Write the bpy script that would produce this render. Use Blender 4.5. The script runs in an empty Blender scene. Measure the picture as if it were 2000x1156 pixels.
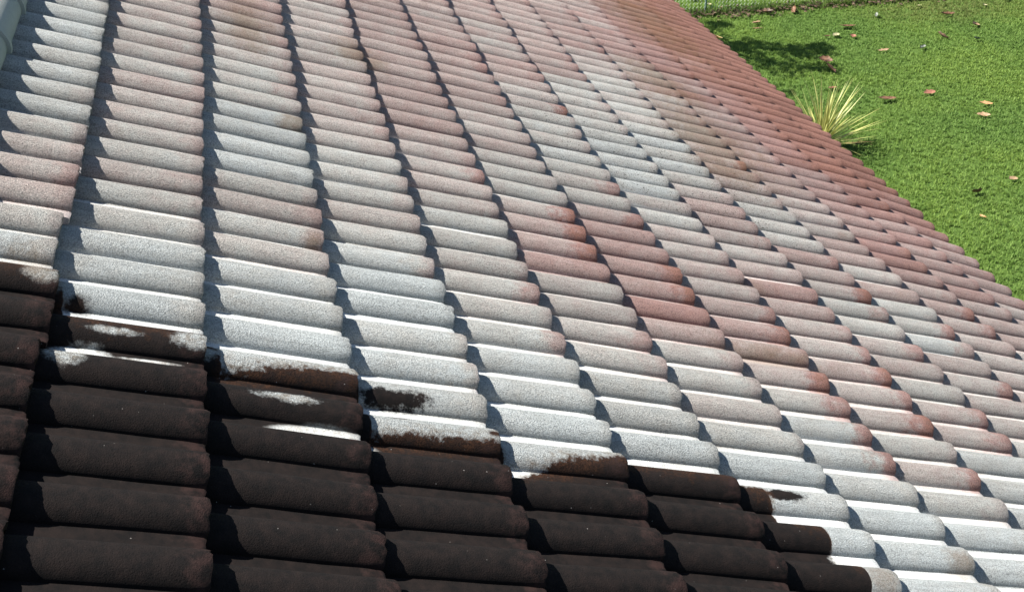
import bpy, math, random
import numpy as np
from mathutils import Vector, Matrix, Quaternion
random.seed(11); rng = np.random.default_rng(11)
S = bpy.context.scene
COL = S.collection

# ------------------------------------------------------------------ camera
PITCH = math.radians(22.461)          # slope of the roof
GZ = -4.228                          # level of the lawn
camd = bpy.data.cameras.new('camera')
camd.lens = 41.556; camd.sensor_width = 36; camd.clip_start = .05; camd.clip_end = 1200
cam = bpy.data.objects.new('camera', camd); COL.objects.link(cam)
r0 = Vector((0.974058, -0.226297, 0.000000)); r1 = Vector((-0.115864, -0.498717, -0.858986)); r2 = Vector((0.194386, 0.836703, -0.511999))
m = Matrix((r0, -r1, -r2)).transposed().to_4x4(); m.translation = (0.4952, -2.7341, 1.3723)
cam.matrix_world = m
S.camera = cam

# ------------------------------------------------------------------ light
W = bpy.data.worlds.new('World'); S.world = W; W.use_nodes = True
nt = W.node_tree; nt.nodes.clear()
sky = nt.nodes.new('ShaderNodeTexSky'); sky.sky_type = 'NISHITA'; sky.sun_disc = False
sdir = Vector((-0.6232, 0.1596, 0.7656)).normalized()
SUN_EL = math.asin(sdir.z)
sky.sun_elevation = SUN_EL; sky.sun_rotation = math.atan2(sdir.x, sdir.y)
sky.air_density = 1.0; sky.dust_density = 0.6; sky.ozone_density = 1.5
bg = nt.nodes.new('ShaderNodeBackground'); bg.inputs[1].default_value = 0.05
wo = nt.nodes.new('ShaderNodeOutputWorld')
nt.links.new(sky.outputs[0], bg.inputs[0]); nt.links.new(bg.outputs[0], wo.inputs[0])
sl = bpy.data.lights.new('sun', 'SUN'); sl.energy = 5.0; sl.angle = math.radians(.55); sl.color = (1, .955, .885)
so = bpy.data.objects.new('sun', sl); COL.objects.link(so); so.rotation_euler = sdir.to_track_quat('Z', 'Y').to_euler()
S.view_settings.view_transform = 'Standard'; S.view_settings.look = 'None'
S.view_settings.exposure = 1.4; S.view_settings.gamma = 1; S.view_settings.use_curve_mapping = False
S.render.engine = 'CYCLES'

# ------------------------------------------------------------------ helpers
def mesh_obj(name, verts, faces, mat=None, parent=None, smooth=True):
    me = bpy.data.meshes.new(name); me.from_pydata([tuple(v) for v in verts], [], faces)
    if mat: me.materials.append(mat)
    if smooth: me.shade_smooth()
    me.update()
    o = bpy.data.objects.new(name, me); COL.objects.link(o)
    if parent: o.parent = parent
    return o
def fast_obj(name, V, loops, starts, totals, mat, parent=None):
    me = bpy.data.meshes.new(name)
    me.vertices.add(len(V)); me.vertices.foreach_set('co', np.asarray(V, np.float32).ravel())
    me.loops.add(len(loops)); me.loops.foreach_set('vertex_index', np.asarray(loops, np.int32))
    me.polygons.add(len(starts)); me.polygons.foreach_set('loop_start', np.asarray(starts, np.int32))
    me.update(calc_edges=True); me.validate()
    if mat: me.materials.append(mat)
    o = bpy.data.objects.new(name, me); COL.objects.link(o)
    if parent: o.parent = parent
    return o
def tag(o, label=None, cat=None, group=None, kind=None):
    if label: o['label'] = label
    if cat: o['category'] = cat
    if group: o['group'] = group
    if kind: o['kind'] = kind
    return o
def empty(name, loc=(0, 0, 0)):
    o = bpy.data.objects.new(name, None); COL.objects.link(o); o.location = loc; o.empty_display_size = .1; return o
def box(x0, x1, y0, y1, z0, z1):
    v = [(x, y, z) for x in (x0, x1) for y in (y0, y1) for z in (z0, z1)]
    return v, [(0, 1, 3, 2), (4, 6, 7, 5), (0, 4, 5, 1), (2, 3, 7, 6), (0, 2, 6, 4), (1, 5, 7, 3)]

class NT:
    """small wrapper for building node trees"""
    def __init__(s, name):
        s.m = bpy.data.materials.new(name); s.m.use_nodes = True; s.t = s.m.node_tree; s.t.nodes.clear()
    def n(s, typ, **kw):
        n = s.t.nodes.new(typ)
        for k, v in kw.items(): setattr(n, k, v)
        return n
    def put(s, inp, v):
        if v is None: return
        if isinstance(v, bpy.types.NodeSocket): s.t.links.new(v, inp)
        else:
            if isinstance(v, (tuple, list)) and len(v) == 3 and inp.type == 'RGBA': v = (*v, 1)
            inp.default_value = v
    def math(s, op, a, b=None, c=None, clamp=False):
        n = s.n('ShaderNodeMath', operation=op, use_clamp=clamp)
        for i, v in enumerate((a, b, c)): s.put(n.inputs[i], v)
        return n.outputs[0]
    def mix(s, f, a, b, mode='MIX'):
        n = s.n('ShaderNodeMix', data_type='RGBA', blend_type=mode)
        s.put(n.inputs[0], f); s.put(n.inputs[6], a); s.put(n.inputs[7], b); return n.outputs[2]
    def noise(s, vec, scale, detail=3, rough=.5, dist=0):
        n = s.n('ShaderNodeTexNoise'); s.put(n.inputs['Vector'], vec); s.put(n.inputs['Scale'], scale)
        s.put(n.inputs['Detail'], detail); s.put(n.inputs['Roughness'], rough); s.put(n.inputs['Distortion'], dist)
        return n.outputs['Fac']
    def rng(s, v, a, b, c=0., d=1., smooth=False):
        n = s.n('ShaderNodeMapRange'); n.clamp = True
        if smooth: n.interpolation_type = 'SMOOTHSTEP'
        for i, q in enumerate((v, a, b, c, d)): s.put(n.inputs[i], q)
        return n.outputs[0]
    def vmul(s, v, k):
        n = s.n('ShaderNodeVectorMath', operation='MULTIPLY'); s.put(n.inputs[0], v); s.put(n.inputs[1], k); return n.outputs[0]
    def vadd(s, v, k):
        n = s.n('ShaderNodeVectorMath', operation='ADD'); s.put(n.inputs[0], v); s.put(n.inputs[1], k); return n.outputs[0]
    def bump(s, h, strength, dist, normal=None):
        n = s.n('ShaderNodeBump'); s.put(n.inputs['Strength'], strength); s.put(n.inputs['Distance'], dist)
        s.put(n.inputs['Height'], h)
        if normal: s.put(n.inputs['Normal'], normal)
        return n.outputs[0]
    def bsdf(s, col, rough=.8, normal=None, spec=.3, trans=None):
        b = s.n('ShaderNodeBsdfPrincipled'); s.put(b.inputs['Base Color'], col); s.put(b.inputs['Roughness'], rough)
        s.put(b.inputs['Specular IOR Level'], spec)
        if normal: s.put(b.inputs['Normal'], normal)
        o = s.n('ShaderNodeOutputMaterial'); sh = b.outputs[0]
        if trans:
            t = s.n('ShaderNodeBsdfTranslucent'); s.put(t.inputs[0], trans[0])
            mx = s.n('ShaderNodeMixShader'); mx.inputs[0].default_value = trans[1]
            s.t.links.new(sh, mx.inputs[1]); s.t.links.new(t.outputs[0], mx.inputs[2]); sh = mx.outputs[0]
        s.t.links.new(sh, o.inputs[0]); return s.m

# ------------------------------------------------------------------ the roof: frame and measures
P = .15                    # pitch of the rolls
A = 0.3586                  # exposure of a course
H = .26 * P                # height of a roll
STEP = .20 * P             # step from a tile down to the next course
TH = .14 * P               # thickness of a tile
roof = empty('tiled_roof'); roof.rotation_euler = (0, PITCH, 0)
tag(roof, 'sloping roof of double-roll concrete tiles, chalky white and pink with a dark uncleaned corner', 'roof')

# ------------------------------------------------------------------ tile material
def tile_material(simple=False):
    N = NT('tile_simple' if simple else 'weathered_tile')
    rc = N.n('ShaderNodeTexCoord'); rc.object = roof
    R = rc.outputs['Object']
    lc = N.n('ShaderNodeTexCoord'); L = lc.outputs['Object']
    sx = N.n('ShaderNodeSeparateXYZ'); N.put(sx.inputs[0], R)
    u = N.math('DIVIDE', sx.outputs[0], A); v = N.math('DIVIDE', sx.outputs[1], P)
    oi = N.n('ShaderNodeObjectInfo'); rnd = oi.outputs['Random']
    off = N.n('ShaderNodeCombineXYZ'); N.put(off.inputs[0], N.math('MULTIPLY', rnd, 37.)); N.put(off.inputs[1], N.math('MULTIPLY', rnd, 91.)); N.put(off.inputs[2], 0.)
    LV = N.vadd(L, off.outputs[0])
    if simple:
        red = .35; tail = .1; lx = None
    else:
        cc = N.n('ShaderNodeSeparateColor'); N.put(cc.inputs[0], oi.outputs['Color'])
        ls = N.n('ShaderNodeSeparateXYZ'); N.put(ls.inputs[0], L)
        near = N.rng(ls.outputs[1], -.44 * P, -.40 * P)          # 0 on the near roll, 1 on the far roll
        red = N.math('ADD', N.math('MULTIPLY', cc.outputs[0], near), N.math('MULTIPLY', cc.outputs[1], N.math('SUBTRACT', 1., near)))
        tl = N.math('ADD', N.math('MULTIPLY', cc.outputs[2], near), N.math('MULTIPLY', oi.outputs['Alpha'], N.math('SUBTRACT', 1., near)))
        lx = ls.outputs[0]
    big = N.noise(LV, 9., 3, .6)
    mid = N.noise(LV, 34., 4, .65)
    # wear streaks run down the slope
    st = N.noise(N.vmul(LV, (7., 60., 60.)), 1., 3, .6)
    fine = N.noise(R, 420., 3, .8)
    grit = N.n('ShaderNodeTexVoronoi'); grit.feature = 'F1'; N.put(grit.inputs['Vector'], R); N.put(grit.inputs['Scale'], 250.)
    gd = grit.outputs['Distance']
    # redness
    rr = N.math('ADD', red, N.math('MULTIPLY', N.math('SUBTRACT', big, .5), .30))
    rr = N.math('ADD', rr, N.math('MULTIPLY', N.math('SUBTRACT', mid, .5), .22))
    if lx is not None:
        tz = N.rng(N.math('ADD', lx, N.math('ADD', N.math('MULTIPLY', N.math('SUBTRACT', mid, .5), .16), N.math('MULTIPLY', N.math('SUBTRACT', big, .5), .14))), -.12, -.01, 0, 1, True)
        rr = N.math('ADD', rr, N.math('MULTIPLY', tz, N.math('MULTIPLY', tl, .98)))
        rr = N.math('ADD', rr, N.math('MULTIPLY', N.rng(lx, -.05, 0.), .10))
    zn = N.math('MULTIPLY', N.rng(N.math('ADD', u, N.math('MULTIPLY', N.noise(R, 1.1, 3), 2.)), 10.2, 12.6, 0, 1, True), N.rng(v, 13., 24., 0, 1, True))
    rr = N.math('ADD', rr, N.math('MULTIPLY', zn, .22))
    rr = N.math('ADD', rr, N.math('MULTIPLY', N.math('SUBTRACT', fine, .5), .30), clamp=True)
    ramp = N.n('ShaderNodeValToRGB'); e = ramp.color_ramp.elements
    for p_, c_ in ((0, (.55, .585, .58)), (.20, (.52, .51, .475)), (.42, (.47, .385, .355)), (.66, (.41, .265, .24)), (1., (.36, .185, .145))):
        if p_ == 0: el = e[0]
        elif p_ == 1.: el = e[len(e) - 1]
        else: el = e.new(p_)
        el.color = (*c_, 1)
    N.put(ramp.inputs[0], rr); col = ramp.outputs[0]
    # tile by tile brightness, chalk bloom and streaks
    k = N.math('ADD', .93, N.math('MULTIPLY', rnd, .18))
    k = N.math('MULTIPLY', k, N.rng(st, .3, .72, .83, 1.10))
    k = N.math('MULTIPLY', k, N.rng(fine, .32, .60, .66, 1.14))
    k = N.math('MULTIPLY', k, N.rng(gd, .30, .80, 1.06, .66))
    # dark open pores in the chalk, more of them on some tiles
    por = N.math('MULTIPLY', N.rng(N.noise(R, 150., 2, .6), .60, .68), N.math('ADD', N.rng(N.noise(LV, 5., 2), .45, .65, .08, .65), N.math('MULTIPLY', N.rng(u, 4.6, 6.), N.math('MULTIPLY', N.rng(u, 10., 8.2), N.math('MULTIPLY', N.rng(v, 9., 12.), N.rng(v, 21., 17.))))))
    k = N.math('MULTIPLY', k, N.math('SUBTRACT', 1., N.math('MULTIPLY', por, .7)))
    kc = N.n('ShaderNodeCombineColor'); [N.put(kc.inputs[i], k) for i in range(3)]
    col = N.mix(1., col, kc.outputs[0], 'MULTIPLY')
    # coordinates shared by the stains, with a ragged edge
    n1 = N.noise(R, 14., 4, .62); n2 = N.noise(R, 60., 4, .7)
    n3 = N.noise(R, 190., 3, .7)
    rag = N.math('ADD', N.math('MULTIPLY', N.math('SUBTRACT', n1, .5), 2.1), N.math('MULTIPLY', N.math('SUBTRACT', n2, .5), 1.5))
    rag = N.math('ADD', rag, N.math('MULTIPLY', N.math('SUBTRACT', n3, .5), .6))
    def blob(cu, cv, ru, rv, soft=.35, ragk=1.):
        du = N.math('DIVIDE', N.math('SUBTRACT', u, cu), ru); dv = N.math('DIVIDE', N.math('SUBTRACT', v, cv), rv)
        d = N.math('SQRT', N.math('ADD', N.math('MULTIPLY', du, du), N.math('MULTIPLY', dv, dv)))
        d = N.math('ADD', d, N.math('MULTIPLY', rag, ragk))
        return N.rng(d, 1. + soft, 1. - soft, 0, 1, True)
    # olive and brown lichen stains
    moss = None
    for b in ((8.75, 19., .75, 3.4, .8), (8.5, 16.2, .5, 1.4, .8), (8.9, 25., .6, 2.2, .8), (10.4, 38., 1.0, 6., .8), (1.55, 15.6, .22, 1.9, .8), (1.90, 8.8, .13, .42, .5),
              (1.9, 2.6, .07, .25, .6), (15., 3., .1, .1, .3), (-.22, -.65, .16, .42, .6), (6.86, -4.3, .12, .3, .6), (5.85, -5.1, .12, .35, .6), (2.97, 16., .3, 1., .8), (6.5, 2.6, .5, .35, .8)):
        x = blob(*b); moss = x if moss is None else N.math('MAXIMUM', moss, x)
    mn = N.math('MULTIPLY', N.rng(N.noise(R, 3.3, 5, .7), .60, .74), .5)
    moss = N.math('MAXIMUM', moss, mn)
    col = N.mix(N.math('MULTIPLY', moss, .48), col, N.mix(mid, (.17, .125, .055), (.19, .09, .045)))
    # reddish dusting over the far strip beside the eaves is in the tables; now the uncleaned dark part
    cv = N.n('ShaderNodeFloatCurve'); mp = cv.mapping; c = mp.curves[0]
    pts = [(-2, -.80), (.0, -.80), (.02, -1.74), (.99, -1.76), (1.02, -2.28), (1.2, -2.31), (1.33, -2.16), (1.68, -2.03), (2.0, -1.98), (2.02, -3.22), (2.5, -3.17), (3.0, -3.08),
           (3.02, -3.64), (3.20, -3.60), (3.27, -3.38), (3.43, -3.20), (3.70, -3.08), (3.99, -2.84), (4.01, -2.72), (5.0, -2.72), (5.02, -2.84), (5.28, -2.86), (5.33, -3.66), (5.59, -3.72), (5.62, -4.65), (5.74, -4.75), (5.78, -11.9), (10, -11.9)]
    pts = [(a + (.065 if a > -1.9 and abs(a - round(a)) < .03 else 0), b) for a, b in pts]
    tr = [((a + 2) / 12., (b + 12) / 12.) for a, b in pts]
    c.points[0].location = tr[0]; c.points[1].location = tr[-1]
    for q in tr[1:-1]: c.points.new(*q)
    for q in c.points: q.handle_type = 'VECTOR'
    mp.use_clip = False; mp.update()
    N.put(cv.inputs[1], N.math('DIVIDE', N.math('ADD', u, 2.), 12., clamp=True))
    th = N.math('SUBTRACT', N.math('MULTIPLY', cv.outputs[0], 12.), 12.)
    d = N.math('SUBTRACT', th, v)                                   # above zero in the dark part
    d = N.math('ADD', d, N.math('MULTIPLY', rag, .16))
    dark = N.rng(d, -.05, .07)
    halo = N.math('MULTIPLY', N.rng(d, -.34, .02, 0, 1, True), N.rng(n2, .42, .66, .05, .65))
    col = N.mix(halo, col, N.mix(mid, (.13, .11, .06), (.16, .085, .045)))
    for b in ((.17, -1.30, .09, .13, .5, .8), (2.33, -2.20, .27, .17, .3, .8), (5.42, -3.03, .22, .14, .3, .8), (2.33, -2.78, .09, .10, .5, .8), (2.98, -3.0, .05, .06, .6, .8)):
        dark = N.math('MAXIMUM', dark, blob(*b))
    for b in ((.93, -2.05, .13, .15, .5, .8), (.24, -2.52, .17, .17, .3, .4), (.13, -2.93, .10, .20, .4, .6), (1.78, -3.52, .35, .19, .2, .08), (1.52, -2.97, .17, .10, .6, 1.1), (-.07, -1.02, .12, .14, .5, .8),
              (.38, -2.10, .11, .05, .9, 1.2), (.66, -2.47, .14, .03, .9, .6), (5.72, -4.5, .13, .2, .3, .5)):
        dark = N.math('MULTIPLY', dark, N.math('SUBTRACT', 1., blob(*b)))
    crust = N.rng(N.math('ADD', d, N.math('MULTIPLY', N.math('SUBTRACT', mid, .5), 1.2)), .42, .0)
    crust = N.math('MULTIPLY', crust, N.rng(d, -.5, -.1))
    dk = N.mix(N.rng(mid, .35, .70), (.0066, .0057, .0056), (.0150, .0106, .0094))
    dk = N.mix(N.math('MULTIPLY', crust, .75), dk, N.mix(N.rng(n3, .35, .65), (.012, .007, .005), (.075, .034, .018)))
    if lx is not None:
        te = N.math('MULTIPLY', N.rng(N.math('ADD', lx, N.math('MULTIPLY', N.math('SUBTRACT', mid, .5), .12)), -.06, 0.), N.rng(mid, .35, .6))
        dk = N.mix(N.math('MULTIPLY', te, .55), dk, (.046, .024, .021))
    # scattered pale grains
    gv = N.n('ShaderNodeTexVoronoi'); gv.feature = 'F1'; N.put(gv.inputs['Vector'], R); N.put(gv.inputs['Scale'], 42.)
    spk = N.math('MULTIPLY', N.math('LESS_THAN', gv.outputs['Distance'], .055), N.rng(n1, .50, .60))
    dk = N.mix(N.math('MULTIPLY', spk, .7), dk, (.30, .28, .26))
    col = N.mix(dark, col, dk)
    # relief: gritty sand face
    h = N.math('SUBTRACT', N.math('MULTIPLY', fine, 2.6), N.math('MULTIPLY', gd, .9))
    h = N.math('ADD', h, N.math('MULTIPLY', N.noise(R, 240., 3, .85), 2.0))
    bst = N.rng(dark, 0., 1., 1., .35)
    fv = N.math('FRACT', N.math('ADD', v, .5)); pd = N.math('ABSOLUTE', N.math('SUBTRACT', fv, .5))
    pan = N.rng(pd, .335, .365)                     # flat pans are rinsed smoother than the rolls; their sunlit brightness is painted in
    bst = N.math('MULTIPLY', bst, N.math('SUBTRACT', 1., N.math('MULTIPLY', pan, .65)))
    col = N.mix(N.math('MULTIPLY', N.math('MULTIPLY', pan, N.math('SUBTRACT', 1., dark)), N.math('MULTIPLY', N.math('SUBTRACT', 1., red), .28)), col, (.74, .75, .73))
    nb = N.bump(h, bst, .0029)
    nb = N.bump(N.noise(LV, 16., 2, .5), .35, .004, nb)
    return N.bsdf(col, .9, nb, .12)
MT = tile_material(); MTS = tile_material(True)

# ------------------------------------------------------------------ tiles
def prof(d):
    d = abs(d) / .335
    if d >= 1: return -H
    return H * ((1 - d ** 2.1) ** .56) - H
def tile_mesh(seed, seg=True):
    rg = np.random.default_rng(seed)
    base = [-.375, -.335, -.326, -.300, -.250, -.18, -.09, 0, .09, .18, .25, .300, .326, .335, .372] if seg else [-.335, -.30, -.18, 0, .18, .30, .335]
    ys = [-1.600, -1.50] + [b - 1 for b in base] + [-.55, -.45] + base
    if not seg: ys = [-1.64] + [b - 1 for b in base] + base
    zs = []
    for y in ys:
        d = y if y > -.5 else y + 1
        zs.append(prof(d))
    xs = [-A - .075, -A * .62, -A * .3, -.035, -.006, 0.] if seg else [-A - .075, -.006, 0.]
    V = []; F = []; n = len(ys)
    rag = rg.normal(0, .0017, n); rag = rag + np.interp(range(n), [0, n], [0, 0])
    rz = rg.normal(0, .0005, (len(xs), n))
    for i, x in enumerate(xs):
        for j, (y, z) in enumerate(zip(ys, zs)):
            dz = -.0032 if x == 0 else (-.0006 if i == len(xs) - 2 else 0)
            xx = x + (rag[j] if i >= len(xs) - 2 else 0)
            V.append((xx, y * P, z + dz + (rz[i, j] if seg else 0)))
    for i in range(len(xs) - 1):
        for j in range(n - 1):
            F.append((i * n + j, (i + 1) * n + j, (i + 1) * n + j + 1, i * n + j + 1))
    b0 = len(V)                       # underside, two stations
    for x in (xs[0], -.001):
        for j, (y, z) in enumerate(zip(ys, zs)):
            V.append((x + (rag[j] if x > -.01 else 0), y * P, z - TH))
    for j in range(n - 1): F.append((b0 + j, b0 + j + 1, b0 + n + j + 1, b0 + n + j))
    t0 = (len(xs) - 1) * n
    for j in range(n - 1): F.append((t0 + j, b0 + n + j, b0 + n + j + 1, t0 + j + 1))
    e = len(F)
    for j in (0, n - 1):              # sides
        ids = [i * n + j for i in range(len(xs))]
        f = ids + [b0 + n + j, b0 + j]
        F.append(tuple(f if j == 0 else f[::-1]))
    me = bpy.data.meshes.new('tile'); me.from_pydata(V, [], F); me.shade_smooth(); me.update()
    me.set_sharp_from_angle(angle=math.radians(48))
    return me, V, F
meshes = []
for s in range(6):
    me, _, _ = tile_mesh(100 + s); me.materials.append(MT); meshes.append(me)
_, LV_, LF_ = tile_mesh(1, False)

dU = [-0.003, -0.039, 0.021, 0.013, 0.015, -0.001, 0.006, -0.034, -0.017, 0.016, 0.046, 0.04, -0.017, -0.045]
dW = [0.01, 0.006, -0.045, -0.028, -0.023, -0.031, -0.012, 0.006, 0.056, 0.072, 0.088, 0.059, 0.011, -0.17]
def sag(v, c):
    t = min(v, 32) / 10.; k = 0.0290 * t * t -0.0016 * t ** 3 -0.0372 * t * (c - 6) / 6.
    return k if v > -9 else k
def tailpos(c, v):
    if 0 <= c <= 13: return c * A + dU[c] * P, (dW[c] + sag(v, c)) * P
    return c * A, sag(v, c) * P
RED = {0: (-8, '322210000233321111111111'),
 1: (-9, '233200000112232233323333333'),
 2: (-8, '23200000112232111122233334433'),
 3: (-8, '3310001010012322233333333333344'),
 4: (-8, '3200000112222223333444444444444433'),
 5: (-7, '000000112333544322233344444444444454'),
 6: (-7, '10000012224655554222122233444434344444'),
 7: (-6, '0000111234543333221111122223444444444434'),
 8: (-6, '300013233433454334432121222222334545444344'),
 9: (-4, '0011133233223442223444333333433455554544434'),
 10: (-1, '1223333122434433344444544565566667666665554'),
 11: (2, '233333344566555555666666667776777777667666'),
 12: (5, '333444555565666777777777778887777777777766'),
 13: (8, '344454555666677778888888888888888888777777')}
TAIL = {(5, 8): 1, (5, 7): .95, (5, 6): .8, (6, 6): .6, (6, 5): .8, (7, 4): .7, (7, 5): .35, (8, 4): .5, (8, 3): .8, (7, 0): 1, (7, -1): 1, (7, 1): .75, (7, 2): .9,
        (8, 1): .9, (8, 2): .6, (9, 8): .9, (9, 5): .5, (11, 9): .7, (6, 17): 1, (9, 7): .5, (10, 7): .8, (10, 6): .5, (10, 4): .6, (4, 1): .5, (4, 3): .5, (5, 2): .4,
        (8, -1): .7, (9, 1): .5, (9, 2): .5, (11, 8): .6, (9, 17): .8, (4, 9): .5, (3, 3): .35, (3, -1): .3, (8, -4): .6, (9, -1): .5, (6, 11): .5, (6, 9): .5}
def redness(c, k):
    if c not in RED: return .4
    s, t = RED[c]; i = min(max(k - s, 0), len(t) - 1); return int(t[i]) / 9.
VMAX = 62; VMIN = -13
rest = []
ntile = 0
for c in range(0, 14):
    for k in range(VMIN - 1, VMAX + 1):
        if (k - c - 1) % 2: continue          # broken bond: each course shifted by one roll
        tx, tz = tailpos(c, k); hx, hz = tailpos(c - 1, k)
        if c == 0 or c == -1: hx, hz = tx - A, tz
        tilt = math.atan2(tz - (hz - STEP), tx - hx)
        vis = False
        if c in RED:
            s, t = RED[c]; vis = (s - 1 <= k <= s + len(t))
        if vis:
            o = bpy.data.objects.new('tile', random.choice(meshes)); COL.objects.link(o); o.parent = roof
            o.location = (tx + random.gauss(0, .0042), k * P + random.gauss(0, .0014), tz + random.gauss(0, .0019))
            o.rotation_euler = (random.gauss(0, .006), -tilt + random.gauss(0, .004), random.gauss(0, .006))
            j = lambda: random.gauss(0, .03)
            o.color = (max(0, redness(c, k) + j()), max(0, redness(c, k - 1) + j()), TAIL.get((c, k), max(0, random.gauss(.05, .10))) * .6, TAIL.get((c, k - 1), max(0, random.gauss(.05, .10))) * .6)
            ntile += 1
            if c <= 5 and k <= -4: o['label'] = 'dark uncleaned tile'
        elif c <= 13:
            rest.append((tx, k * P, tz, -tilt))
# a projecting tile at the left edge, as in the photograph
for o in roof.children:
    if o.name.startswith('tile') and abs(o.location.x - 0.) < .03 and abs(o.location.y - 5 * P) < .02: o.location.x += .007
def merged(name, items, V, F, mat, parent, flip=False):
    V = np.array(V); n = len(V); out = []; loops = []; starts = []; tot = []
    fl = np.concatenate([np.array(f) for f in F]); fs = np.cumsum([0] + [len(f) for f in F])[:-1]; L = len(fl)
    for i, (x, y, z, r) in enumerate(items):
        c_, s_ = math.cos(r), math.sin(r)
        X = V[:, 0] * c_ + V[:, 2] * s_ + x; Z = -V[:, 0] * s_ + V[:, 2] * c_ + z
        out.append(np.stack([X, V[:, 1] + y, Z], 1)); loops.append(fl + i * n); starts.append(fs + i * L)
    return fast_obj(name, np.concatenate(out), np.concatenate(loops), np.concatenate(starts), None, mat, parent)
o = merged('outer_tiles', rest, LV_, LF_, MTS, roof); tag(o, kind='stuff')
# far slope behind the ridge, mirrored about the ridge line
RX = -.385
CP, SP = math.cos(PITCH * 2), math.sin(PITCH * 2)
fs_ = bpy.data.objects.new('far_slope_tiles', None)
rest2 = []
for c in range(0, 12):
    for k in range(VMIN, VMAX, 2): rest2.append((c * A + .47, k * P + (c % 2) * P, 0, -math.atan2(STEP, A)))
o = merged('back_slope_tiles', rest2, LV_, LF_, MTS, roof); tag(o, kind='stuff')
o.location = (2 * RX * 1. + .385, (VMIN + VMAX) * P, -.02); o.rotation_euler = Quaternion((0, 1, 0), -2 * PITCH).to_euler()
o.rotation_euler = (0, -2 * PITCH, math.pi) if False else (Matrix.Rotation(-2 * PITCH, 3, 'Y') @ Matrix.Rotation(math.pi, 3, 'Z')).to_euler()

# ridge caps
N = NT('ridge_cap_mortar'); tcn = N.n('ShaderNodeTexCoord'); Rr = tcn.outputs['Object']
f_ = N.noise(Rr, 260., 3, .7); g_ = N.noise(Rr, 12., 4, .6)
cc_ = N.mix(g_, (.27, .29, .27), (.40, .42, .40)); MC = N.bsdf(N.mix(N.rng(f_, .3, .55, .3, 0.), cc_, (.2, .2, .18)), .9, N.bump(f_, .5, .002), .2)
def cap_mesh():
    V = []; F = []; n = 15
    for x, g in ((0, 1.), (.40, .94), (.40, 1.06), (.43, 1.06), (.43, .9)):
        for i in range(n):
            t = math.pi * i / (n - 1)
            V.append((math.cos(t) * .112 * g, x, math.sin(t) * .082 * g - .01))
    for a in range(4):
        for i in range(n - 1): F.append((a * n + i, a * n + i + 1, (a + 1) * n + i + 1, (a + 1) * n + i))
    F.append(tuple(range(n))); F.append(tuple(range(4 * n, 5 * n))[::-1])
    me = bpy.data.meshes.new('ridge_cap'); me.from_pydata(V, [], F); me.shade_smooth(); me.set_sharp_from_angle(angle=math.radians(50)); me.materials.append(MC); return me
cm = cap_mesh()
y = VMIN * P - .1; i = 0
while y < VMAX * P:
    o = bpy.data.objects.new('ridge_cap', cm); COL.objects.link(o); o.parent = roof
    o.location = (RX, y, sag(y / P, 0) * P - .012 + random.gauss(0, .002)); o.rotation_euler = (random.gauss(0, .004), 0, random.gauss(0, .006)); y += .41
N = NT('old_timber'); MW = N.bsdf(N.mix(N.noise(N.n('ShaderNodeTexCoord').outputs['Object'], 6., 4, .6), (.05, .035, .025), (.10, .075, .055)), .85)
N = NT('render_wall'); MR = N.bsdf(N.mix(N.noise(N.n('ShaderNodeTexCoord').outputs['Object'], 3., 5, .6), (.50, .46, .38), (.62, .58, .50)), .9)
# deck below the tiles on both slopes, fascia board along the eaves
ue = 13 * A - .06
v_, f_ = box(RX, ue, VMIN * P - .22, VMAX * P + .02, -.135, -.115)
mesh_obj('roof_deck', v_, f_, MW, roof, False)
v_, f_ = box(ue + .002, ue + .024, VMIN * P - .22, VMAX * P + .02, -.27, -.085)
mesh_obj('fascia_board', v_, f_, MW, roof, False)
v_, f_ = box(-4.6, 0, VMIN * P - .22, VMAX * P + .02, -.135, -.115)
o = mesh_obj('back_deck', v_, f_, MW, roof, False); o.location = (RX, 0, 0); o.rotation_euler = (0, -2 * PITCH, 0)
# house body under the roof (world frame)
rx = RX * math.cos(PITCH); rz = -RX * math.sin(PITCH) - .16
xe = 3.95; zt = rz - (xe - rx) * math.tan(PITCH)
y0, y1 = VMIN * P - .02, VMAX * P - .2
V = [(xe, y0, GZ - .3), (xe, y0, zt), (rx, y0, rz), (2 * rx - xe, y0, zt), (2 * rx - xe, y0, GZ - .3)]
V += [(x, y1, z) for x, _, z in V]
F = [(0, 1, 2, 3, 4), (9, 8, 7, 6, 5), (0, 5, 6, 1), (3, 8, 9, 4), (1, 6, 7, 2), (2, 7, 8, 3)]
o = mesh_obj('house_wall', V, F, MR, None, False); tag(o, 'pale rendered house wall standing under the tiled roof', 'wall', kind='structure')

# ------------------------------------------------------------------ ground and lawn
N = NT('soil_and_turf'); gc = N.n('ShaderNodeNewGeometry').outputs['Position']
a_ = N.noise(gc, 1.1, 5, .6); b_ = N.noise(gc, 30., 4, .7)
MG = N.bsdf(N.mix(a_, N.mix(b_, (.030, .060, .014), (.085, .155, .030)), N.mix(b_, (.04, .07, .016), (.11, .17, .035))), .95, N.bump(b_, .8, .03), .1)
n = 40; V = []; F = []
gx = np.concatenate([np.linspace(-400, -10, 6), np.linspace(-6, 30, 25), np.linspace(60, 400, 5)]); gy = np.concatenate([np.linspace(-400, -12, 6), np.linspace(-8, 40, 30), np.linspace(60, 500, 6)])
for x in gx:
    for y in gy: V.append((x, y, GZ))
for i in range(len(gx) - 1):
    for j in range(len(gy) - 1): F.append((i * len(gy) + j, (i + 1) * len(gy) + j, (i + 1) * len(gy) + j + 1, i * len(gy) + j + 1))
tag(mesh_obj('ground', V, F, MG), kind='structure')

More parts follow.
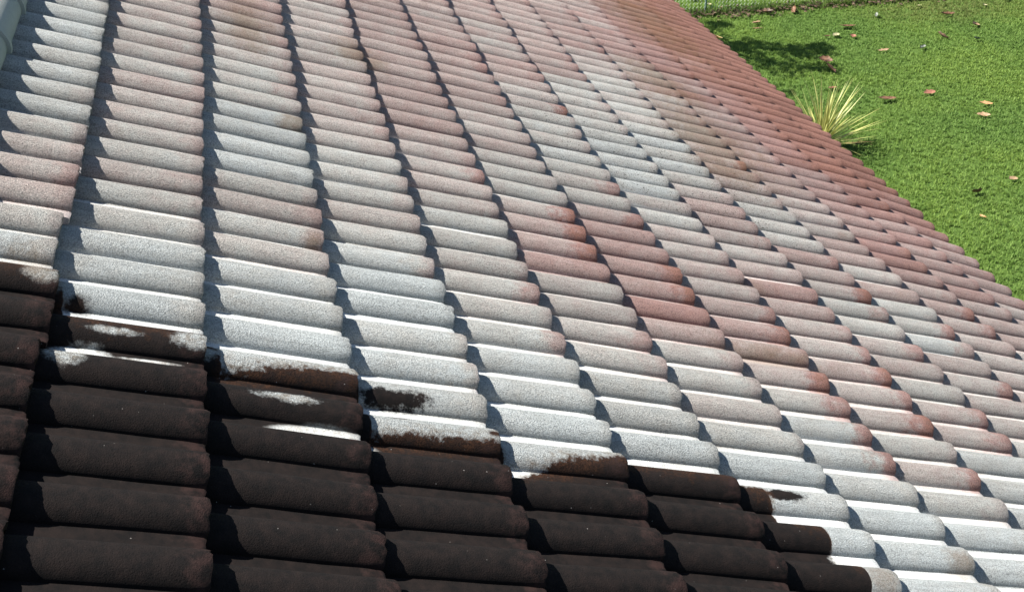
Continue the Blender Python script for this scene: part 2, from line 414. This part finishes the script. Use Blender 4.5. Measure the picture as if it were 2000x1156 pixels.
N = NT('grass_blade'); gc = N.n('ShaderNodeNewGeometry').outputs['Position']
a_ = N.noise(gc, .8, 3, .5); b_ = N.noise(gc, 55., 3, .7); d_ = N.noise(gc, 4.5, 3, .6)
g = N.mix(N.rng(a_, .38, .62), (.072, .170, .028), (.140, .245, .033))
g = N.mix(N.rng(b_, .35, .68), g, N.mix(a_, (.20, .31, .085), (.30, .38, .10)))
g = N.mix(N.math('MULTIPLY', N.rng(d_, .55, .75), .45), g, (.06, .13, .03))
sp = N.n('ShaderNodeSeparateXYZ'); N.put(sp.inputs[0], gc)
dx = N.math('MULTIPLY', N.math('SUBTRACT', sp.outputs[0], 11.2), .55); dy = N.math('MULTIPLY', N.math('SUBTRACT', sp.outputs[1], 13.4), 1.1)
dry = N.rng(N.math('ADD', N.math('SQRT', N.math('ADD', N.math('MULTIPLY', dx, dx), N.math('MULTIPLY', dy, dy))), N.math('MULTIPLY', N.math('SUBTRACT', d_, .5), 1.2)), 1.0, .2)
g = N.mix(N.math('MULTIPLY', dry, .6), g, (.17, .17, .06))
byd = N.rng(sp.outputs[1], 14.1, 14.4)
g = N.mix(N.math('MULTIPLY', byd, .6), g, (.17, .26, .04))
MGr = N.bsdf(g, .6, None, .2, (g, .42))
def blades(name, x0, x1, y0, y1, dens, lo, hi, wid, mat, keep=None, clump=True):
    n = int((x1 - x0) * (y1 - y0) * dens)
    px = rng.uniform(x0, x1, n); py = rng.uniform(y0, y1, n)
    if clump:      # tufts: pull blades towards random centres
        m_ = n // 14; cx = rng.uniform(x0, x1, m_); cy = rng.uniform(y0, y1, m_); id_ = rng.integers(0, m_, n)
        w = rng.random(n) < .72
        px = np.where(w, cx[id_] + rng.normal(0, .012, n), px); py = np.where(w, cy[id_] + rng.normal(0, .012, n), py)
        hs = rng.normal(1, .28, m_)[id_].clip(.5, 1.6)
    else: hs = np.ones(n)
    if keep is not None:
        k = keep(px, py); px, py, hs = px[k], py[k], hs[k]; n = len(px)
    h = rng.uniform(lo, hi, n) * hs; az = rng.uniform(0, 2 * np.pi, n); ln = rng.uniform(.15, .95, n)
    w = wid * rng.uniform(.6, 1.3, n) / 2; fa = az + np.pi / 2 + rng.normal(0, .5, n)
    bx, by = np.cos(az), np.sin(az); wx, wy = np.cos(fa) * w, np.sin(fa) * w
    m1x, m1y, m1z = px + bx * h * ln * .35, py + by * h * ln * .35, GZ + h * .62
    tx, ty, tz = px + bx * h * ln, py + by * h * ln, GZ + h * (1.0 - .35 * ln)
    z0 = np.full(n, GZ - .003)
    V = np.stack([np.stack([px - wx, py - wy, z0], 1), np.stack([px + wx, py + wy, z0], 1), np.stack([m1x + wx * .8, m1y + wy * .8, m1z], 1),
                  np.stack([m1x - wx * .8, m1y - wy * .8, m1z], 1), np.stack([tx, ty, tz], 1)], 1).reshape(-1, 3)
    b = np.arange(n)[:, None] * 5
    loops = np.concatenate([b + np.array([0, 1, 2, 3]), b + np.array([3, 2, 4])], 1).ravel()
    starts = (np.arange(n)[:, None] * 7 + np.array([0, 4])).ravel()
    return fast_obj(name, V, loops, starts, None, mat)
def inview(px, py):
    dx, dy = px - .495, py + 2.73
    s = dx / dy
    return (s > .40) & (s < .92) & (px > 6.0)
o = blades('grass', 6.0, 16, 3.6, 19.0, 5200, .020, .048, .0075, MGr, inview); tag(o, kind='stuff')
o['label'] = 'short green lawn grass'
o = blades('rough_grass', 6.6, 15., 13.85, 14.30, 2600, .05, .13, .009, MGr); tag(o, kind='stuff'); o['label'] = 'longer grass left along the foot of the fence'
o = blades('surrounding_grass', 4.4, 22, 0, 26, 900, .025, .055, .011, MGr, lambda x, y: ~inview(x, y)); tag(o, kind='stuff'); o['label'] = 'lawn grass around the house'

# leaf litter along the fence
N = NT('dead_litter'); gc = N.n('ShaderNodeNewGeometry').outputs['Position']
ML = N.bsdf(N.mix(N.rng(N.noise(gc, 40., 2), .35, .65), (.022, .015, .011), (.14, .09, .055)), .8)
n = 1500; V = []; F = []
for i in range(n):
    x = random.uniform(6.9, 14.); y = 13.92 + random.gauss(0, .10) - (.25 * random.random() if random.random() < .35 and x < 9.1 else 0)
    if x > 10.4 and random.random() < .4: continue
    s = random.uniform(.012, .038); a = random.uniform(0, 6.28); z = GZ + random.uniform(.015, .07)
    b = len(V)
    for q, r in ((0, 1.3), (1.57, .6), (3.14, 1.1), (4.71, .6)): V.append((x + math.cos(a + q) * s * r, y + math.sin(a + q) * s * r, z + random.uniform(-.012, .018)))
    F.append((b, b + 1, b + 2, b + 3))
o = mesh_obj('leaf_litter', V, F, ML, None, False); tag(o, kind='stuff'); o['label'] = 'brown leaf litter gathered along the fence'

# ------------------------------------------------------------------ chain link fence
N = NT('galvanised_wire'); MWi = N.bsdf((.72, .73, .68), .5, None, .5); MWi.node_tree.nodes['Principled BSDF'].inputs['Metallic'].default_value = .1
N = NT('green_post'); MPo = N.bsdf((.10, .17, .14), .5, None, .4)
def tube(V, F, pts, r, n=3):
    b0 = len(V)
    for i, p in enumerate(pts):
        p = Vector(p); t = (Vector(pts[min(i + 1, len(pts) - 1)]) - Vector(pts[max(i - 1, 0)])).normalized()
        a = t.cross(Vector((0, 0, 1))); a = a.normalized() if a.length > 1e-3 else Vector((1, 0, 0)); b = t.cross(a)
        rr = r[i] if isinstance(r, (list, tuple)) else r
        for j in range(n):
            q = 2 * math.pi * j / n; V.append(p + a * math.cos(q) * rr + b * math.sin(q) * rr)
    for i in range(len(pts) - 1):
        for j in range(n): F.append((b0 + i * n + j, b0 + i * n + (j + 1) % n, b0 + (i + 1) * n + (j + 1) % n, b0 + (i + 1) * n + j))
FY = 14.08; FX0, FX1 = 4.8, 15.4; FH = 1.25
fence = empty('chain_link_fence', (FX0, FY, GZ)); tag(fence, 'wire chain link fence with thin green posts along the top edge of the lawn', 'fence')
V = []; F = []; dw = .030; nz = int(FH / dw)
for i in range(int((FX1 - FX0) / (2 * dw))):
    x = i * 2 * dw; pts = []
    for j in range(nz + 1): pts.append((x + (dw * 1.02 if (j + 0) % 2 else -dw * .02), .0016 * (1 if j % 2 else -1), .015 + j * dw))
    tube(V, F, pts, .0030)
o = mesh_obj('wire_mesh', V, F, MWi, fence)
for i in range(5):
    V = []; F = []; x = 7.48 - FX0 + (i - 1) * 2.65
    tube(V, F, [(x, .025, -.25), (x, .025, FH + .04)], .017, 10); tube(V, F, [(x, .025, FH + .04), (x, .025, FH + .06)], [.019, .004], 10)
    mesh_obj('post', V, F, MPo, fence)
for z in (.02, FH * .5, FH):
    V = []; F = []; tube(V, F, [(0, .004, z), (FX1 - FX0, .004, z)], .0018, 5); mesh_obj('tension_wire', V, F, MWi, fence)

# ------------------------------------------------------------------ spiky plant beside the eaves
N = NT('yucca_leaf'); yc = N.n('ShaderNodeTexCoord').outputs['UV']; gp = N.n('ShaderNodeNewGeometry').outputs['Position']
yr = N.n('ShaderNodeObjectInfo').outputs['Random']
g = N.mix(N.rng(yr, .2, .95), (.52, .50, .17), (.22, .28, .08)); g = N.mix(N.rng(N.noise(gp, 40., 3), .5, .7, 0., .7), g, (.55, .50, .25))
MY = N.bsdf(g, .45, None, .4, (g, .25))
N = NT('yucca_dead_leaf'); MYd = N.bsdf((.30, .19, .10), .8)
pl = empty('spiky_plant', (6.88, 8.86, GZ)); tag(pl, 'spiky yellow green strap leaved plant growing on the lawn against the eaves', 'plant')
def strap(L, az, el, droop, w, mat, base):
    V = []; F = []; ns = 8; d = Vector((math.cos(az) * math.cos(el), math.sin(az) * math.cos(el), math.sin(el))); side = Vector((-math.sin(az), math.cos(az), 0))
    p = Vector(base); e = el
    for i in range(ns + 1):
        t = i / ns; ww = w * (.55 + 1.1 * t if t < .35 else (1 - t) * 1.45 + .03) * .5
        dd = Vector((math.cos(az) * math.cos(e), math.sin(az) * math.cos(e), math.sin(e))); nn = dd.cross(side)
        V += [p - side * ww, p - nn * ww * .35, p + side * ww]
        p = p + dd * L / ns; e -= droop / ns
    for i in range(ns):
        for j in range(2): F.append((i * 3 + j, i * 3 + j + 1, i * 3 + j + 4, i * 3 + j + 3))
    o = mesh_obj('leaf', V, F, mat, pl); return o
rl = random.Random(5)
for i in range(125):
    az = i * 2.399963 + rl.gauss(0, .2); t = i / 125.
    el = math.radians(86 - 72 * t ** .85 + rl.gauss(0, 7)); L = rl.uniform(.58, .92) * (1 - .12 * t)
    strap(L, az, el, rl.uniform(.0, .28) + .2 * t * rl.random(), rl.uniform(.017, .030), MYd if (t > .93 and rl.random() < .6) else MY, (rl.gauss(0, .02), rl.gauss(0, .02), .10 - .07 * t))
V = []; F = []; tube(V, F, [(0, 0, -.05), (0, 0, .05), (0, 0, .12)], [.05, .045, .03], 10); mesh_obj('stem', V, F, MYd, pl)

# ------------------------------------------------------------------ fallen leaves
def leafmat(name, c0, c1):
    N = NT(name); gp = N.n('ShaderNodeTexCoord').outputs['Object']
    return N.bsdf(N.mix(N.rng(N.noise(gp, 35., 3), .35, .65), c0, c1), .6, None, .3)
LM = {'brown': leafmat('brown_leaf', (.09, .045, .026), (.19, .10, .06)), 'red': leafmat('red_leaf', (.16, .06, .04), (.26, .12, .08)),
      'tan': leafmat('tan_leaf', (.19, .12, .07), (.33, .22, .13)), 'dark': leafmat('dark_leaf', (.035, .025, .02), (.14, .08, .05)),
      'pale': leafmat('pale_leaf', (.24, .23, .12), (.36, .33, .19)), 'grey': leafmat('grey_leaf', (.06, .07, .06), (.20, .22, .18)),
      'orange': leafmat('orange_leaf', (.33, .16, .07), (.45, .27, .13)), 'yellow': leafmat('yellow_leaf', (.55, .42, .16), (.65, .52, .25))}
def leaf(x, y, z, L, w, az, kind, label, curl=.5, tilt=.1):
    L *= 1.12; w *= 1.2
    rl = random.Random(int(x * 1000 + y * 77))
    V = []; F = []; ns, nw = 9, 6
    for i in range(ns + 1):
        t = i / ns; ww = w * (math.sin(math.pi * min(1, t * .96 + .03)) ** .75) * (1 + .18 * math.sin(t * 17 + rl.random()))
        for j in range(nw + 1):
            s = j / nw * 2 - 1; a = s * (curl * 1.6)
            yy = math.sin(a) / (curl * 1.6) * ww * .5; zz = (1 - math.cos(a)) / (curl * 1.6) * ww * .5
            zz += curl * L * .35 * (t - .5) ** 2 * 2 + rl.gauss(0, .0022)
            V.append(((t - .5) * L, yy, zz))
    for i in range(ns):
        for j in range(nw): F.append((i * (nw + 1) + j, (i + 1) * (nw + 1) + j, (i + 1) * (nw + 1) + j + 1, i * (nw + 1) + j + 1))
    o = mesh_obj('fallen_leaf', V, F, LM[kind])
    st = []; sf = []; tube(st, sf, [(-.5 * L, 0, curl * L * .17), (-.5 * L - .018, .003, curl * L * .17 + .006), (-.5 * L - .034, .008, curl * L * .17 + .004)], [.0018, .0014, .001], 4)
    s = mesh_obj('stalk', st, sf, LM['dark'], o)
    o.location = (x, y, z); o.rotation_euler = (rl.uniform(-tilt, tilt) * 2, rl.uniform(-tilt, tilt), az)
    tag(o, label, 'leaf', 'dead leaves lying on the lawn'); return o
G = GZ + .042
leaf(7.49, 14.64, G, .22, .10, .1, 'tan', 'tan leaf beyond the fence, left of the green post')
leaf(7.59, 14.23, G + .03, .07, .06, .9, 'pale', 'small round cream leaf at the foot of the green fence post')
leaf(8.32, 13.70, G + .02, .17, .12, 2.6, 'dark', 'dark curled leaf at the fence foot, right of the green post', .7)
leaf(8.79, 13.70, G + .02, .15, .11, 1.3, 'brown', 'brown and cream folded leaf standing up at the fence foot', .8, .5)
leaf(7.98, 13.30, G, .14, .08, .3, 'tan', 'crumpled tan leaf on grass above the tree shadow')
leaf(7.88, 13.04, G, .13, .05, 2.8, 'brown', 'thin brown leaf just below the crumpled tan leaf')
leaf(9.24, 12.84, G, .24, .08, .1, 'brown', 'long low brown leaf in the middle of the upper lawn', .4)
leaf(8.88, 12.50, G, .13, .08, .5, 'pale', 'pale yellow leaf beside a thin brown one, above the shadow')
leaf(8.74, 12.49, G, .10, .04, .2, 'brown', 'thin brown leaf touching the left side of a pale yellow one')
leaf(9.10, 12.40, G, .11, .08, 1.0, 'red', 'small dark red leaf right of the pale yellow leaf', .5)
leaf(9.91, 13.22, G, .12, .06, 1.1, 'grey', 'small grey green folded leaf below the fence', .8, .4)
leaf(10.80, 13.52, G, .06, .05, .4, 'pale', 'tiny pale leaf at the top of the lawn by the dry patch')
leaf(10.99, 13.02, G, .19, .09, 3.0, 'brown', 'brown curled leaf on the dry grass patch', .7)
leaf(11.13, 12.48, G, .15, .10, .5, 'tan', 'tan ragged leaf right of the dry grass patch', .6, .4)
leaf(10.36, 12.10, G + .01, .16, .07, 2.2, 'dark', 'dark propped up leaf with a long thin shadow', .7, .6)
leaf(10.79, 11.88, G, .11, .08, .2, 'grey', 'whitish grey leaf, upper right of the lawn', .8, .3)
leaf(9.83, 11.72, G, .13, .07, .6, 'grey', 'dark green grey leaf in the middle of the bright grass', .8, .4)
leaf(9.24, 11.75, G, .16, .06, .1, 'tan', 'faint thin tan leaf in the middle of the lawn', .3)
leaf(12.32, 13.52, G, .14, .10, .2, 'dark', 'dark grey leaf at the top right corner of the lawn', .7)
leaf(11.81, 13.31, G, .08, .06, .9, 'pale', 'small pale round leaf near the top right of the lawn')
leaf(8.23, 11.50, G + .02, .17, .11, 2.5, 'brown', 'upper one of two big brown leaves lying together above the spiky plant', .6, .4)
leaf(8.14, 11.19, G + .02, .21, .14, 1.6, 'brown', 'lower one of two big brown leaves lying together above the spiky plant', .5, .3)
leaf(7.86, 10.54, G, .12, .08, .4, 'red', 'red leaf behind the tips of the spiky plant')
leaf(8.36, 10.02, G + .01, .23, .09, .05, 'brown', 'long brown leaf right of the spiky plant', .4, .12)
leaf(9.01, 10.11, G, .15, .10, .1, 'red', 'oval reddish brown leaf right of the long brown leaf', .4)
leaf(9.51, 9.61, G, .15, .08, -.25, 'orange', 'light orange leaf, upper one of a pair at the right', .4)
leaf(9.26, 9.27, G, .14, .09, -.5, 'tan', 'tan brown leaf just below the light orange leaf', .5)
leaf(8.55, 7.55, G, .11, .08, .3, 'tan', 'tan leaf at the right edge of the lawn', .4)
leaf(7.97, 7.32, G + .01, .17, .10, .45, 'brown', 'large curled brown leaf on the lower lawn near the eaves', .7, .35)
leaf(7.73, 6.83, G - .012, .07, .04, 2., 'orange', 'small orange leaf half sunk in grass below the large curled one')
o = leaf(0, 0, 0, .075, .04, .3, 'yellow', 'small yellow leaf caught on the eaves end tile far along the roof'); o['group'] = 'leaves on the roof'
pe = Matrix.Rotation(PITCH, 3, 'Y') @ Vector((13 * A - .06, 40.02 * P, .002)); o.location = pe; o.rotation_euler = (.1, PITCH, .3)
# thin twig below the plant
V = []; F = []; tube(V, F, [(0, 0, 0), (.1, -.03, .012), (.2, -.05, .004), (.27, -.09, .01)], [.004, .0035, .003, .002], 5)
o = mesh_obj('twig', V, F, LM['dark']); o.location = (7.21, 8.83, G); tag(o, 'thin dark twig on the grass below the spiky plant', 'twig')

# ------------------------------------------------------------------ tree beside the house whose shade falls on the lawn
N = NT('tree_leaf'); gp = N.n('ShaderNodeNewGeometry').outputs['Position']; g = N.mix(N.noise(gp, 3., 2), (.04, .09, .02), (.08, .13, .03))
MTl = N.bsdf(g, .5, None, .3, (g, .3)); N = NT('bark'); MB = N.bsdf(N.mix(N.noise(N.n('ShaderNodeTexCoord').outputs['Object'], 8., 4), (.06, .045, .035), (.13, .10, .08)), .9)
tree = empty('tree', (4.6, 13.4, GZ)); tag(tree, 'leafy tree behind the house that throws a patchy shadow on the lawn', 'tree')
tgt = [(7.45, 12.5, .40), (8.2, 11.95, .40), (7.6, 11.5, .42), (8.15, 11.35, .25), (7.1, 12.1, .55), (7.0, 10.7, .35), (7.95, 12.2, .3), (6.9, 13.1, .5), (7.45, 13.45, .2), (6.4, 11.7, .8), (6.2, 12.8, .8), (8.45, 12.15, .22)]
V = []; F = []; BV = []; BF = []
base = Vector((0, 0, 0)); top = Vector((.2, -.3, 2.9)); tube(BV, BF, [(0, 0, -.1), (.05, -.05, 1.0), (.1, -.2, 2.0), tuple(top)], [.17, .13, .11, .08], 10)
rt = random.Random(3)
for gx_, gy_, rad in tgt:
    hgt = 3.6 + rt.uniform(-.2, .9)
    cpt = Vector((gx_, gy_, 0)) + Vector((sdir.x, sdir.y, 0)) * (hgt / sdir.z) - Vector((4.6, 13.4, 0)); cpt.z = hgt
    mid_ = (top + cpt) / 2 + Vector((rt.gauss(0, .15), rt.gauss(0, .15), -.15)); tube(BV, BF, [tuple(top - Vector((0, 0, rt.uniform(0, .5)))), tuple(mid_), tuple(cpt)], [.05, .03, .01], 6)
    for i in range(int(520 * rad * rad + 50)):
        d = Vector((rt.gauss(0, 1), rt.gauss(0, 1), rt.gauss(0, 1))).normalized() * rad * rt.random() ** .5; d.z *= .6
        c_ = cpt + d; a = Vector((rt.gauss(0, 1), rt.gauss(0, 1), rt.gauss(0, .5))).normalized(); b = a.cross(Vector((rt.gauss(0, 1), rt.gauss(0, 1), rt.gauss(0, 1)))).normalized()
        s = rt.uniform(.05, .085); q = len(V)
        V += [c_ - a * s, c_ + b * s * .5, c_ + a * s, c_ - b * s * .5]; F.append((q, q + 1, q + 2, q + 3))
mesh_obj('crown', V, F, MTl, tree, False); mesh_obj('trunk', BV, BF, MB, tree)
print('tiles', ntile, 'rest', len(rest))
